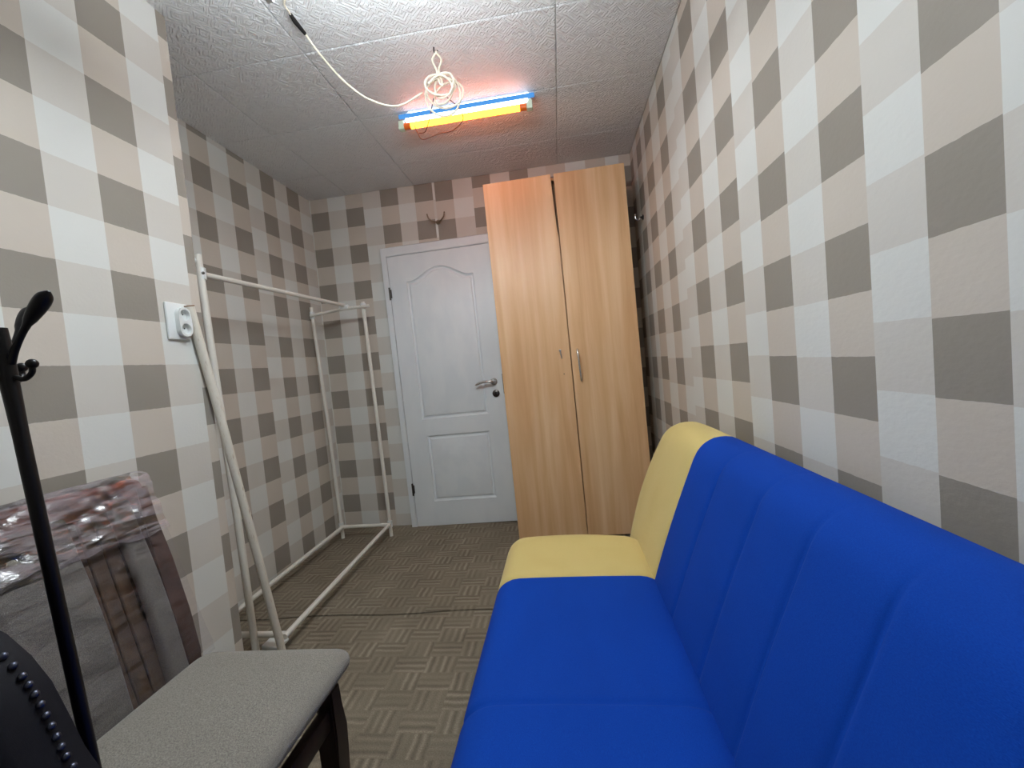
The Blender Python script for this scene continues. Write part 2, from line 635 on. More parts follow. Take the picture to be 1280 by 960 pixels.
# back wall
bc = [(XL, -1.732, 0, 2.118, 0.1326), (-1.732, -1.597, 1, 2.113, 0.1326), (-1.597, -1.459, 0, 2.113, 0.1326), (-1.459, -1.325, 1, 2.113, 0.1326),
      (-1.325, -1.19, 0, 2.225, 0.1335), (-1.19, -1.057, 1, 2.225, 0.1335), (-1.057, -0.933, 0, 2.225, 0.1335), (-0.933, -0.798, 1, 2.222, 0.1335),
      (-0.798, -0.781, 0, 2.09, 0.1335), (-0.781, -0.65, 1, 2.207, 0.136), (-0.65, -0.508, 0, 2.207, 0.136), (-0.508, -0.377, 1, 2.26, 0.137),
      (-0.377, -0.24, 0, 2.26, 0.137), (-0.24, -0.109, 1, 2.26, 0.137), (-0.109, 0.016, 0, 2.26, 0.137), (0.016, 0.149, 1, 2.4, 0.137),
      (0.149, 0.286, 0, 2.4, 0.137), (0.286, 0.42, 1, 2.4, 0.137), (0.42, 0.51, 0, 2.4, 0.137), (0.51, XR, 1, 2.4, 0.137)]
wb = paper_wall('wall_back', 'y', D, bc, 0.1)
# right wall
rc = run_cols([YF, -1.16, -1.04, -0.92, -0.8, -0.68, -0.56, -0.44, -0.32, -0.2, -0.08, 0.04, 0.16, 0.27, 0.385, 0.5, 0.617], 0, 1.14, 0.125)
rc[-1] = (0.5, 0.617, 0, 1.14, 0.125)
rc += [(0.617, 0.732, 1, 1.142, 0.125), (0.732, 0.855, 0, 1.146, 0.1255),
       (0.855, 0.982, 1, 1.084, 0.1240), (0.982, 1.115, 0, 1.084, 0.1240), (1.115, 1.252, 1, 1.088, 0.1250), (1.252, 1.383, 0, 1.091, 0.1265),
       (1.383, 1.522, 1, 1.133, 0.127), (1.522, 1.669, 0, 1.133, 0.1275), (1.669, 1.821, 1, 1.135, 0.129), (1.821, 1.945, 0, 1.135, 0.130),
       (1.945, 2.073, 0, 1.351 - 0.262, 0.131), (2.073, 2.207, 1, 1.351 - 0.262, 0.131), (2.207, 2.362, 0, 1.351 - 0.262, 0.131),
       (2.362, 2.517, 1, 1.1, 0.131), (2.517, 2.62, 0, 1.1, 0.131), (2.62, 2.75, 1, 1.1, 0.131), (2.75, 2.87, 0, 1.1, 0.131), (2.87, D, 1, 1.1, 0.131)]
wrt = paper_wall('wall_right', 'x', XR, rc, 0.1)
wf = paper_wall('wall_front', 'y', YF, run_cols([XN + i * (XR - XN) / 14 for i in range(15)], 0, 2.25, 0.134), -0.1)

# floor: two carpet lengths with a dark joint
fl = struct(obj('floor', B((XL - 0.1, YF - 0.1, -0.08), (XR + 0.1, D + 0.1, -0.006)), DIRT, smooth=False))
c1 = bmesh.new()
n = 24
def carpet_piece(name, y_lo, y_hi, wav_lo, wav_hi):
    bm = bmesh.new()
    xs = [XL + (XR - XL) * i / n for i in range(n + 1)]
    lo = [(x, y_lo + (wav_lo(x) if wav_lo else 0)) for x in xs]
    hi = [(x, y_hi + (wav_hi(x) if wav_hi else 0)) for x in xs]
    top = [[bm.verts.new((p[0], p[1], 0)) for p in r] for r in (lo, hi)]
    bot = [[bm.verts.new((p[0], p[1], -0.006)) for p in r] for r in (lo, hi)]
    for i in range(n):
        bm.faces.new((top[0][i], top[0][i + 1], top[1][i + 1], top[1][i]))
        bm.faces.new((bot[0][i], bot[1][i], bot[1][i + 1], bot[0][i + 1]))
        for r in (0, 1):
            bm.faces.new((top[r][i], top[r][i + 1], bot[r][i + 1], bot[r][i]))
    return obj(name, bm, CARPET, fl, smooth=False)
wv = lambda x: 0.03 * x + 0.008 * math.sin(x * 9) + 0.02
carpet_piece('carpet_piece', YF, 1.846, None, wv)
carpet_piece('carpet_piece', 1.858, D, wv, None)

# ceiling: slab plus embossed foam tiles with recessed joints
ce = struct(obj('ceiling', B((XL - 0.1, YF - 0.1, H + 0.006), (XR + 0.1, D + 0.1, H + 0.1)), PLASTIC, smooth=False))
xs = [XL - 0.02, -1.43, -0.928, 0.1, XR]
ys = [YF, -0.742, -0.26, 0.223, 0.706, 1.19, 1.672, 2.15, 2.632, D]
for i in range(len(xs) - 1):
    for j in range(len(ys) - 1):
        if xs[i + 1] <= XN - 0.1 and ys[j + 1] < YN:
            continue
        dz = random.uniform(-0.0006, 0.0006)
        g = 0.0018
        obj('ceiling_tile', B((xs[i] + g, ys[j] + g, H - 0.002 + dz), (xs[i + 1] - g, ys[j + 1] - g, H + 0.006), 0.0038, 2), FOAM, ce, smooth=False)

# ------------------------------------------------------------------ door with frame
dr = bpy.data.objects.new('door_1', None)
COL.objects.link(dr)
dr.location = (-0.775, D, 0)
dr.rotation_euler = (0, math.radians(-0.75), 0)
struct(dr, 'white two-panel interior door with an arched upper panel')
x0, x1 = -0.372, 0.372    # leaf edges about the door's middle
ff = -0.036               # front face of leaf
fo = [(x0 - 0.042, 0), (x0 - 0.042, 2.055), (x1 + 0.042, 2.055), (x1 + 0.042, 0), (x1 + 0.001, 0), (x1 + 0.001, 1.992), (x0 - 0.001, 1.992), (x0 - 0.001, 0)]
bm = prism(fo, -0.046, 0.0)
bmesh.ops.bevel(bm, geom=[e for e in bm.edges if abs(e.verts[0].co.y + 0.046) < 1e-4 and abs(e.verts[1].co.y + 0.046) < 1e-4 and len([f for f in e.link_faces if abs(f.normal.y) > 0.9]) < 2 and e.calc_length() > 0.2], offset=0.004, segments=2, affect='EDGES')
obj('door_frame', bm, DOORW, dr)


def arch(xa, xb, zb, zs, zt, k=18):
    """outline, counter-clockwise, cathedral arch on top: flat shoulders, then rising to middle"""
    pts = [(xa, zb), (xb, zb)]
    for i in range(k + 1):
        t = i / k
        x = xb + (xa - xb) * t
        u = abs(2 * t - 1)
        z = zs + (zt - zs) * (0.5 + 0.5 * math.cos(math.pi * min(1, u / 0.84))) ** 0.75
        pts.append((x, z))
    return pts


def rect(xa, xb, za, zb, k=18):
    pts = [(xa, za), (xb, za)]
    for i in range(k + 1):
        t = i / k
        pts.append((xb + (xa - xb) * t, zb))
    return pts


UP = dict(xa=-0.248, xb=0.246, zb=0.795, zs=1.80, zt=1.885)
LO = dict(xa=-0.224, xb=0.240, za=0.185, zb=0.672)
o1, o2 = arch(**UP), rect(**LO)
bm = prism([(x0, 0.004), (x1, 0.004), (x1, 1.99), (x0, 1.99)], ff, -0.002, [o1, o2])
obj('door_leaf', bm, DOORW, dr, smooth=False)


def panel(fn, P, inset_keys):
    bm = bmesh.new()
    def ins(d):
        q = dict(P)
        q['xa'] += d; q['xb'] -= d
        for k_ in inset_keys[0]:
            q[k_] += d
        for k_ in inset_keys[1]:
            q[k_] -= d
        return fn(**q)
    rings = []
    for d, y in ((0, ff), (0.003, ff + 0.008), (0.011, ff + 0.014), (0.018, ff + 0.013), (0.027, ff + 0.003), (0.034, ff + 0.0015)):
        rings.append([bm.verts.new((p[0], y, p[1])) for p in ins(d)])
    for a, b in zip(rings, rings[1:]):
        m_ = len(a)
        for i in range(m_):
            bm.faces.new((a[i], a[(i + 1) % m_], b[(i + 1) % m_], b[i]))
    last = ins(0.034)
    for t in tessellate_polygon([[Vector((p[0], p[1], 0)) for p in last]]):
        bm.faces.new([rings[-1][i] for i in t])
    return bm


obj('door_panel', panel(arch, UP, (('zb',), ('zs', 'zt'))), DOORW, dr, auto=25)
obj('door_panel', panel(rect, LO, (('za',), ('zb',))), DOORW, dr, auto=25)
for z in (1.725, 0.286):
    h = tube([(x0 - 0.003, ff - 0.012, z - 0.045), (x0 - 0.003, ff - 0.012, z + 0.045)], 0.0065, 12)
    box(h, (x0 - 0.012, ff - 0.008, z - 0.03), (x0 + 0.008, ff - 0.001, z + 0.03))
    obj('hinge', h, STEEL, dr)
hx, hz = x1 - 0.062, 1.02
hd = obj('door_handle', lathe([(0, 0.026), (0.006, 0.026), (0.009, 0.023), (0.010, 0.011), (0.045, 0.010), (0.046, 0.0)], (hx, ff, hz), (0, -1, 0), 24), CHROME, dr)
lev = catmull([(hx, ff - 0.046, hz), (hx - 0.02, ff - 0.052, hz + 0.004), (hx - 0.06, ff - 0.053, hz + 0.007), (hx - 0.10, ff - 0.05, hz - 0.002), (hx - 0.128, ff - 0.046, hz - 0.012)], 5)
obj('handle_lever', tube(lev, [0.0095] * (len(lev) - 4) + [0.009, 0.008, 0.0065, 0.004], 12), CHROME, hd)
kp = obj('keyhole_plate', lathe([(0, 0.026), (0.005, 0.026), (0.008, 0.022), (0.009, 0.0)], (hx + 0.008, ff, hz - 0.085), (0, -1, 0), 24), STEEL, dr)
kb = lathe([(0, 0.0065), (0.0006, 0.0065), (0.0007, 0)], (hx + 0.008, ff - 0.009, hz - 0.081), (0, -1, 0), 12)
box(kb, (hx + 0.005, ff - 0.0098, hz - 0.098), (hx + 0.011, ff - 0.009, hz - 0.081))
obj('keyhole', kb, BLACKRUB, kp)
obj('strike_plate', B((x1 + 0.003, -0.0485, 0.93), (x1 + 0.013, -0.0455, 1.07), 0.0008, 1), STEEL, dr)

# ------------------------------------------------------------------ wardrobe
WY = 2.605
wd = thing('wardrobe', 'tall light beech two-door wardrobe standing beside the white door', 'wardrobe', (0, 0, 0))
wd.location = (0.08, WY, 0.0)
wd.rotation_euler = (0, math.radians(-0.62), 0)
wx0, wx1, wt, wdp = -0.433, 0.42, 2.262, 0.335
cb = bmesh.new()
box(cb, (wx0, 0.02, 0.006), (wx0 + 0.016, wdp, wt - 0.003), 0.001, 1)
box(cb, (wx1 - 0.016, 0.02, 0.006), (wx1, wdp, wt - 0.003), 0.001, 1)
box(cb, (wx0 + 0.016, 0.05, wt - 0.02), (wx1 - 0.016, wdp, wt - 0.003), 0.001, 1)
box(cb, (wx0 + 0.016, 0.03, 0.006), (wx1 - 0.016, wdp, 0.06), 0.001, 1)
box(cb, (wx0 + 0.016, wdp - 0.006, 0.06), (wx1 - 0.016, wdp, wt - 0.02))
box(cb, (-0.009, 0.10, 0.06), (0.007, wdp - 0.006, wt - 0.02))
obj('carcass', cb, BEECH, wd, smooth=False)


def wdoor(pts):
    bm = prism(pts, 0.0, 0.018)
    bmesh.ops.bevel(bm, geom=[e for e in bm.edges if all(abs(v.co.y) < 1e-5 for v in e.verts) and len([f for f in e.link_faces if abs(f.normal.y) > 0.9]) < 2], offset=0.0015, segments=2, affect='EDGES')
    return bm


for n_, pts in (('l', [(wx0 - 0.002, 0.012), (0.0, 0.012), (-0.001, 1.90), (-0.006, 1.905), (-0.017, wt), (wx0 - 0.002, wt)]),
                ('r', [(0.005, 0.012), (wx1 + 0.002, 0.012), (wx1 + 0.002, wt), (0.003, wt), (0.004, 1.90)])):
    dd = obj('door', wdoor(pts), BEECH, wd, smooth=False)
    if n_ == 'l':
        dd['label'] = 'left wardrobe door with a broken short handle'
        hb = lathe([(0, 0.008), (0.003, 0.008), (0.004, 0.006), (0.024, 0.006), (0.028, 0.0045), (0.029, 0)], (-0.060, 0.0, 1.192), (0, -1, 0), 14)
        tube([(-0.060, -0.022, 1.192), (-0.057, -0.024, 1.168), (-0.053, -0.018, 1.142)], [0.005, 0.0055, 0.004], 10, hb)
        obj('handle', hb, CHROME, dd, label='broken stub of a chrome bow handle')
        obj('screw_hole', lathe([(0, 0.0035), (0.0006, 0.0035), (0.0007, 0)], (-0.049, 0.0, 1.045), (0, -1, 0), 10), BLACKRUB, dd)
    else:
        dd['label'] = 'right wardrobe door with a chrome bow handle'
        path = catmull([(0.044, 0.0, 1.188), (0.044, -0.022, 1.184), (0.046, -0.032, 1.15), (0.048, -0.034, 1.09), (0.050, -0.032, 1.035), (0.052, -0.022, 0.998), (0.052, 0.0, 0.994)], 5)
        obj('handle', tube(path, 0.0062, 12), CHROME, dd, label='chrome bow handle')

# ------------------------------------------------------------------ wall hooks
hk = thing('wall_hook', 'small bronze double-armed coat hook on the wall above the door', 'hook', (-0.775, D, 2.205))
pl = lathe([(0, 0.018), (0.004, 0.018), (0.007, 0.012), (0.020, 0.008), (0.021, 0)], (0, 0, -0.01), (0, -1, 0), 14)
obj('mounting_plate', pl, BRONZE, hk)
for s in (-1, 1):
    arm = catmull([(0, -0.018, -0.012), (0.025 * s, -0.040, -0.014), (0.052 * s, -0.055, 0.005), (0.062 * s, -0.058, 0.034)], 5)
    am = tube(arm, [0.0048] * (len(arm) - 2) + [0.0042, 0.0036], 10)
    sphere(am, arm[-1], 0.0055)
    obj('hook_arm', am, BRONZE, hk)
h2 = thing('wall_hook', 'small dark metal hook on the right wall beside the wardrobe', 'hook', (XR, 2.70, 1.964))
am = lathe([(0, 0.016), (0.004, 0.016), (0.006, 0.008), (0.02, 0.006), (0.021, 0)], (0, 0, 0), (-1, 0, 0), 14)
obj('mounting_plate', am, STEEL, h2)
arm = catmull([(-0.015, 0, 0), (-0.03, 0, -0.012), (-0.045, 0, -0.004), (-0.048, 0, 0.018)], 5)
am = tube(arm, 0.0045, 8); sphere(am, arm[-1], 0.0075)
obj('hook_arm', am, CHROME, h2)

# ------------------------------------------------------------------ sofa
SY1 = 1.292
SEAT_SEAMS = (0.80, 0.31)
BACK_SEAMS = (1.09, 0.88, 0.705, 0.533, 0.36, 0.18, 0.0)
YS0 = -0.62
SEAT_Z, SEAT_Z0 = 0.452, 0.235


def groove(y, seams, d, wd_):
    return sum(-d * math.exp(-((y - s) / wd_) ** 2) for s in seams)


def seat_def(co, p):
    x, y, z = co
    if z > 0.32:
        t = (z - 0.32) / (SEAT_Z - 0.32)
        # puff
        fx = max(0, 1 - ((x + 0.0) / 0.27) ** 2)
        z += t * (0.006 * fx - 0.005)
        z += t * groove(y, SEAT_SEAMS, 0.005, 0.005)
        z += t * groove(y, (SY1,), 0.005, 0.005)
        z += t * 0.003 * noise.noise(Vector((x * 5, y * 5, 0)))
    if x < -0.2:
        x -= groove(y, SEAT_SEAMS + (SY1,), 0.006, 0.007)
        x += -0.004 + 0.02 * max(0, (0.30 - z)) 
    # far end swings round
    if y > 1.5:
        k = (y - 1.5) / 0.17
        y -= 0.055 * k * (max(0, (x - 0.02)) / 0.22) ** 1.5
    return Vector((x, y, z))


bm = cushion((-0.262, YS0, SEAT_Z0), (0.262, 1.665, SEAT_Z), (0.075, 0.095, 0.065), 0.035, seat_def, SEAT_SEAMS + (SY1,))
LEAN = 0.37
BZ0, BZ1 = 0.30, 0.862


def back_def(co, p):
    x, y, z = co
    t = max(0, min(1, (0.40 - x) / 0.14))       # 1 at the front face
    zz = (z - BZ0) / (BZ1 - BZ0)
    pf = math.sin(math.pi * min(1, max(0, zz))) 
    bul = 0.010 * pf
    g = groove(y, BACK_SEAMS, 0.0055, 0.006) + groove(y, (SY1 + 0.0,), 0.006, 0.006)
    # softly padded channels
    ch = 0
    edges = sorted(BACK_SEAMS + (SY1, 1.62, -0.6))
    for a, b in zip(edges, edges[1:]):
        if a <= y <= b:
            ch = 0.0035 * math.sin(math.pi * (y - a) / (b - a))
    up_ = max(0, min(1, (zz - 0.05) / 0.3)) * max(0, min(1, (1.0 - zz) / 0.12))
    x -= t * (bul + (g + ch) * up_)
    if z > BZ1 - 0.07:
        z += (g * 0.06 + ch * 0.05) * ((z - BZ1 + 0.07) / 0.07)
    x += (z - 0.45) * LEAN
    if y > 1.45:
        k = (y - 1.45) / 0.35
        z -= 0.012 * k * k * max(0, zz)
        y -= 0.21 * k * (1 - math.sin(math.pi * min(1, max(0, zz * 0.72 + 0.14))) ** 0.7)
    return Vector((x, y, z))


bm2 = cushion((0.243, YS0, BZ0), (0.378, 1.80, BZ1), (0.060, 0.11, 0.060), 0.03, back_def, BACK_SEAMS + (SY1,))
sofa = thing('sofa', 'armless royal blue sofa with mustard yellow end sections along the right wall', 'sofa', (0.1, 0.5, 0))
def add_local(name, bm, mat, parent, **k):
    bmesh.ops.translate(bm, verts=bm.verts, vec=-Vector(parent.location))
    return obj(name, bm, mat, parent, **k)
for bmx, mid, end, lm, le in ((bm, 'seat_cushion', 'seat_end', 'long royal blue seat cushion', 'mustard yellow end section of the seat'),
                              (bm2, 'backrest', 'backrest_end', 'royal blue channel-stitched backrest', 'mustard yellow end section of the backrest')):
    a, rest = split_bm(bmx, lambda c: -0.25 < c.y < SY1)
    b1, b2 = split_bm(rest, lambda c: c.y > 0)
    add_local(mid, a, BLUE, sofa, label=lm, auto=80)
    add_local(end, b1, YELLOW, sofa, label=le, auto=80)
    add_local(end, b2, YELLOW, sofa, label=le, auto=80)
add_local('base', B((-0.19, YS0 + 0.08, 0.09), (0.37, 1.56, 0.25), 0.01), BLUE, sofa)
for lx in (-0.15, 0.33):
    for ly in (YS0 + 0.14, 0.5, 1.5):
        add_local('leg', lathe([(0, 0.018), (0.005, 0.020), (0.085, 0.027), (0.092, 0.027)], (lx, ly, 0), (0, 0, 1), 14), BLACKRUB, sofa)

# ------------------------------------------------------------------ clothes rack
rk = thing('clothes_rack', 'white painted tube clothes rack standing in the left corner', 'rack', (-1.46, 2.2, 0))
R_ = 0.0125
def RK(name, pts, r=R_, mat=TUBEPAINT, parent=None, seg=14, **k):
    q = [Vector(p) - Vector(rk.location) for p in pts]
    return obj(name, tube(q, r, seg), mat, parent or rk, **k)
FLx, FRx, FY = -1.655, -1.29, 2.775
RK('upright_post', [(FLx, FY, 0.0), (FLx - 0.015, FY, 0.8), (FLx - 0.045, FY, 1.662)])
RK('upright_post', [(FRx, FY, 0.0), (FRx - 0.012, FY, 0.8), (FRx - 0.027, FY, 1.66)])
RK('upright_post', [(-1.395, 1.58, 0.0), (-1.405, 1.58, 0.6), (-1.425, 1.58, 1.2), (-1.437, 1.58, 1.70)], 0.0145)
RK('top_crossbar', [(FLx - 0.045, FY - 0.022, 1.600), (-1.44, FY - 0.024, 1.622), (-1.262, FY - 0.024, 1.625)], 0.010)
RK('hanging_rail', [(-1.437, 1.585, 1.622), (-1.44, FY - 0.03, 1.645)], 0.0115)
RK('bottom_crossbar', [(FLx, FY - 0.018, 0.088), (FRx + 0.012, FY - 0.018, 0.088)])
RK('bottom_crossbar', [(FLx, 1.60, 0.07), (FRx + 0.03, 1.60, 0.07)])
RK('bottom_rail', [(FLx + 0.015, FY - 0.01, 0.086), (FLx + 0.012, 1.60, 0.07)])
RK('bottom_rail', [(FRx - 0.005, FY - 0.01, 0.084), (FRx + 0.035, 1.58, 0.072)])
def joint(p, ax, r=0.016, l=0.045, screw=(0, -1, 0)):
    p = Vector(p) - Vector(rk.location); a = Vector(ax).normalized()
    j = obj('joint_clamp', lathe([(-l / 2, r - 0.002), (-l / 2 + 0.002, r), (l / 2 - 0.002, r), (l / 2, r - 0.002)], p, a, 16), PLASTIC, rk)
    obj('screw', lathe([(0, 0.006), (0.003, 0.006), (0.004, 0.004), (0.0042, 0)], p + Vector(screw).normalized() * r * 0.95, screw, 10), STEEL, j)
joint((FLx - 0.043, FY, 1.605), (0, 0, 1), 0.017, 0.05, (0.5, -1, 0))
joint((FRx - 0.026, FY, 1.632), (0, 0, 1), 0.018, 0.035, (-0.8, -1, 0))
joint((-1.44, FY - 0.024, 1.632), (1, 0.02, 0.02), 0.0165, 0.055, (0, -0.4, 1))
joint((FLx, FY - 0.004, 0.088), (0, 0, 1), 0.017, 0.05, (0.5, -1, 0))
joint((FRx, FY - 0.004, 0.088), (0, 0, 1), 0.017, 0.05, (0.5, -1, 0))
joint((-1.435, 1.585, 1.622), (0, 0, 1), 0.0175, 0.05, (1, -0.5, 0))
kn = Vector((-1.437, 1.560, 1.668)) - Vector(rk.location)
obj('knob', lathe([(0, 0.006), (0.008, 0.007), (0.010, 0.014), (0.020, 0.015), (0.024, 0.011), (0.025, 0)], kn, (0.3, -1, 0), 16), PLASTIC, rk)
ft = bmesh.new()
box(ft, (-1.385 + 1.46, 1.60 - 2.2, 0.0), (-1.30 + 1.46, 1.665 - 2.2, 0.02), 0.004)
for v in ft.verts:
    if v.co.z > 0.012 and v.co.x > 0.10:
        v.co.z -= 0.008
obj('foot_plate', ft, PLASTIC, rk)

tb = thing('spare_tube', 'long rust-stained white tube leaning on the wall edge under the socket', 'tube', (-1.262, 1.556, 0))
tp = [(-1.250, 1.556, 0.0), (-1.254, 1.50, 0.38), (-1.262, 1.445, 0.76), (-1.268, 1.395, 1.10), (-1.270, 1.335, 1.438)]
tl = catmull([Vector(p) - Vector(tb.location) for p in tp], 5)
obj('tube_body', tube(tl, 0.0150, 18, caps=False), RUST, tb)
e1 = tl[-1]; ax = (tl[-1] - tl[-2]).normalized()
obj('open_end', lathe([(-0.001, 0.0148), (0.0015, 0.0162), (0.003, 0.0158), (0.0032, 0.013), (-0.006, 0.0125), (-0.006, 0.0)], e1, ax, 18), mat_paint('rusted_rim', srgb(150, 110, 70), srgb(120, 84, 52), 0.7, 60, 0.4, 0.6), tb, label='rusty open end of the tube')

# ------------------------------------------------------------------ socket
so = thing('wall_socket', 'white double wall socket on the left wall above the leaning tube', 'socket', (XN, 1.294, 1.382))
obj('cover_plate', B((0, -0.040, -0.062), (0.010, 0.042, 0.064), 0.004, 3), PLASTIC, so)
bm = bmesh.new()
# raised stadium body with two wells
def ring(cy_, cz_, r, k=24, a0=0):
    return [(cy_ + r * math.cos(2 * math.pi * i / k + a0), cz_ + r * math.sin(2 * math.pi * i / k + a0)) for i in range(k)]
stad = [(0.012 + 0.024 * math.cos(t), 0.024 + 0.024 * math.sin(t)) for t in [math.pi * i / 14 for i in range(15)]]
stad += [(0.012 + 0.024 * math.cos(t), -0.028 + 0.024 * math.sin(t)) for t in [math.pi + math.pi * i / 14 for i in range(15)]]
holes = [ring(0.012, 0.022, 0.0185), ring(0.012, -0.026, 0.0185)]
prism(stad, 0.010, 0.027, holes, bm, axis='x')
sb = obj('socket_body', bm, PLASTIC, so)
for cz_ in (0.022, -0.026):
    wb_ = obj('socket_well', lathe([(0.0115, 0.0), (0.0115, 0.018), (0.027, 0.0185), (0.0275, 0.0195), (0.026, 0.0198), (0.0105, 0.0198)], (0, 0.012, cz_), (1, 0, 0), 24), PLASTIC, so)
    pn = bmesh.new()
    for dy in (-0.0055, 0.0055):
        lathe([(0.0116, 0.0024), (0.0125, 0.0024), (0.0126, 0)], (0, 0.012 + dy, cz_ + dy * 0.6), (1, 0, 0), 8, pn)
    obj('pin_hole', pn, BLACKRUB, wb_)

# ------------------------------------------------------------------ ceiling lamp in view
lp = thing('ceiling_lamp', 'short ceiling tube lamp glowing yellow with a blue strip above the door', 'lamp', (-0.365, 2.16, H))
L2 = 0.352
obj('mounting_batten', B((-L2 + 0.02, -0.004, -0.034), (L2 - 0.02, 0.026, -0.003), 0.003), TAPE, lp)
obj('cool_tube', tube([(-L2 + 0.05, -0.008, -0.007), (L2 - 0.03, -0.008, -0.006)], 0.0028, 12), COOL, lp, label='thin cool white glowing edge')
obj('blue_strip', B((-L2, -0.018, -0.030), (L2, -0.006, -0.010), 0.003), BLUEGLOW, lp, label='blue glowing strip')
obj('cool_tube', tube([(-L2 + 0.035, -0.008, -0.040), (L2 - 0.035, -0.008, -0.040)], 0.0105, 14), COOL, lp, label='cool white glowing tube')
obj('warm_tube', tube([(-L2 + 0.055, 0.000, -0.064), (L2 - 0.075, 0.000, -0.064)], 0.0155, 18), WARM, lp, label='yellow glowing fluorescent tube')
for s in (-1, 1):
    xa = -L2 + 0.055 if s < 0 else L2 - 0.075
    obj('tube_cap', tube([(xa - 0.002 * s, 0.0, -0.064), (xa + 0.032 * s, 0.0, -0.064)], 0.0165, 16), ORANGE, lp, label='orange end cap')
    xb = xa + 0.032 * s
    em = B((xb, -0.014, -0.080), (xb + 0.030 * s, 0.020, -0.036), 0.004)
    obj('lamp_holder', em, CLIP, lp)

# thin wires and cable bundle
cbn = thing('cable_coil', 'ivory cable coiled in loops hanging from a ceiling hook', 'cable', (-0.40, 1.76, H))
ck = Vector(cbn.location)
obj('ceiling_hook', tube(catmull([(-0.008, 0, -0.002), (-0.008, 0, -0.02), (0.0, 0, -0.028), (0.008, 0, -0.018)], 4), 0.0028, 8), BLACKRUB, cbn)
tw = bmesh.new()
for s in (-1, 1):
    tube(catmull([(-0.004 * s, 0, -0.022), (0.018 * s, 0.004 * s, -0.055), (0.004 * s, 0, -0.10), (0.008 + 0.006 * s, 0, -0.145), (0.014, 0.0, -0.165)], 5), 0.0042, 8, tw)
obj('twisted_cord', tw, CABLE, cbn)
cc = Vector((0.012, 0, -0.170))
loops = bmesh.new()
rng = random.Random(9)
pts = []
NL = 5
for i in range(NL * 22 + 1):
    t = i / 22 * 2 * math.pi
    l = i / 22
    ra = 0.060 + 0.016 * math.sin(l * 2.3 + 1.0)
    rb = 0.056 + 0.016 * math.cos(l * 1.7)
    cx_ = cc.x + 0.014 * math.sin(l * 1.9)
    cz_ = cc.z - 0.010 + 0.016 * math.cos(l * 2.9)
    pts.append((cx_ + ra * math.cos(t + 2.6), 0.03 * math.sin(t * 0.37) + 0.008 * math.sin(t * 1.3), cz_ + rb * math.sin(t + 2.6)))
tube(pts, 0.0042, 8, loops)
obj('cable_loops', loops, CABLE, cbn)
# run from the coil to the connector near the ceiling
runp = [Vector((-0.470, 1.745, 2.292)), Vector((-0.56, 1.68, 2.215)), Vector((-0.66, 1.64, 2.232)), Vector((-0.745, 1.61, 2.300)), Vector((-0.815, 1.585, 2.392)), Vector((-0.846, 1.545, 2.446))]
obj('cable_run', tube(catmull([p - ck for p in runp], 7), 0.0040, 8), CABLE, cbn)
obj('connector_sleeve', tube([p - ck for p in (Vector((-0.846, 1.545, 2.446)), Vector((-0.855, 1.50, 2.457)), Vector((-0.853, 1.47, 2.459)))], [0.006, 0.0085, 0.0065], 10), BLACKRUB, cbn)
obj('cable_run', tube(catmull([p - ck for p in (Vector((-0.853, 1.47, 2.459)), Vector((-0.83, 1.41, 2.460)), Vector((-0.66, 1.32, 2.463)), Vector((-0.43, 1.27, 2.468)))], 6), 0.0032, 8), CABLE, cbn)
wires = bmesh.new()
tube(catmull([p - ck for p in (Vector((-0.375, 1.76, 2.27)), Vector((-0.36, 1.95, 2.33)), Vector((-0.375, 2.10, 2.365)), Vector((-0.44, 2.14, 2.345)), Vector((-0.52, 2.15, 2.345)), Vector((-0.60, 2.15, 2.33)), Vector((-0.625, 2.15, 2.365)), Vector((-0.64, 2.15, 2.41)))], 6), 0.0022, 6, wires)
tube(catmull([p - ck for p in (Vector((-0.43, 1.76, 2.27)), Vector((-0.50, 1.95, 2.32)), Vector((-0.555, 2.10, 2.37)), Vector((-0.585, 2.14, 2.36)), Vector((-0.62, 2.15, 2.365)))], 6), 0.0022, 6, wires)
obj('brown_wire', wires, BROWNWIRE, cbn, label='thin brown lamp wires')

# main lamp just above the frame
ml = thing('ceiling_lamp', 'white twin-tube lamp hanging on rods nearer the camera above the sofa', 'lamp', (-0.34, 0.97, H))
obj('mounting_batten', B((-0.32, -0.014, -0.352), (0.32, 0.014, -0.338), 0.003), PLASTIC, ml)
for s in (-1, 1):
    obj('glowing_tube', tube([(-0.30, 0.050 * s, -0.360), (0.30, 0.050 * s, -0.360)], 0.013, 16), WHITEGLOW, ml)
    obj('lamp_holder', B((0.30 * s, -0.068, -0.376), (0.32 * s, 0.068, -0.345), 0.004), PLASTIC, ml)
    obj('hanging_rod', tube([(0.2 * s, 0, -0.342), (0.2 * s, 0, -0.002)], 0.004, 8), CHROME, ml)

# ------------------------------------------------------------------ chair with grey seat
ch = thing('dining_chair', 'dark wooden dining chair with grey fabric seat, back wrapped in clear film', 'chair', (-0.78, 0.74, 0))
co_ = Vector(ch.location)
def C_(name, bm, mat, parent=None, **k):
    bmesh.ops.translate(bm, verts=bm.verts, vec=-co_)
    return obj(name, bm, mat, parent or ch, **k)
def cs_def(co, p):
    x, y, z = co
    t = (x + 0.97) / 0.40
    y = 0.7375 + (y - 0.7375) * (0.955 + 0.045 * t)
    if z > 0.44:
        z += 0.008 * (1 - ((x + 0.77) / 0.22) ** 2) * (1 - ((y - 0.7375) / 0.23) ** 2)
    return Vector((x, y, z))
C_('seat', cushion((-0.975, 0.525, 0.428), (-0.565, 0.950, 0.476), (0.045, 0.045, 0.022), 0.03, cs_def), GREYF, auto=80)
C_('seat_frame', B((-0.965, 0.555, 0.405), (-0.660, 0.915, 0.431), 0.004), DARKWOOD)
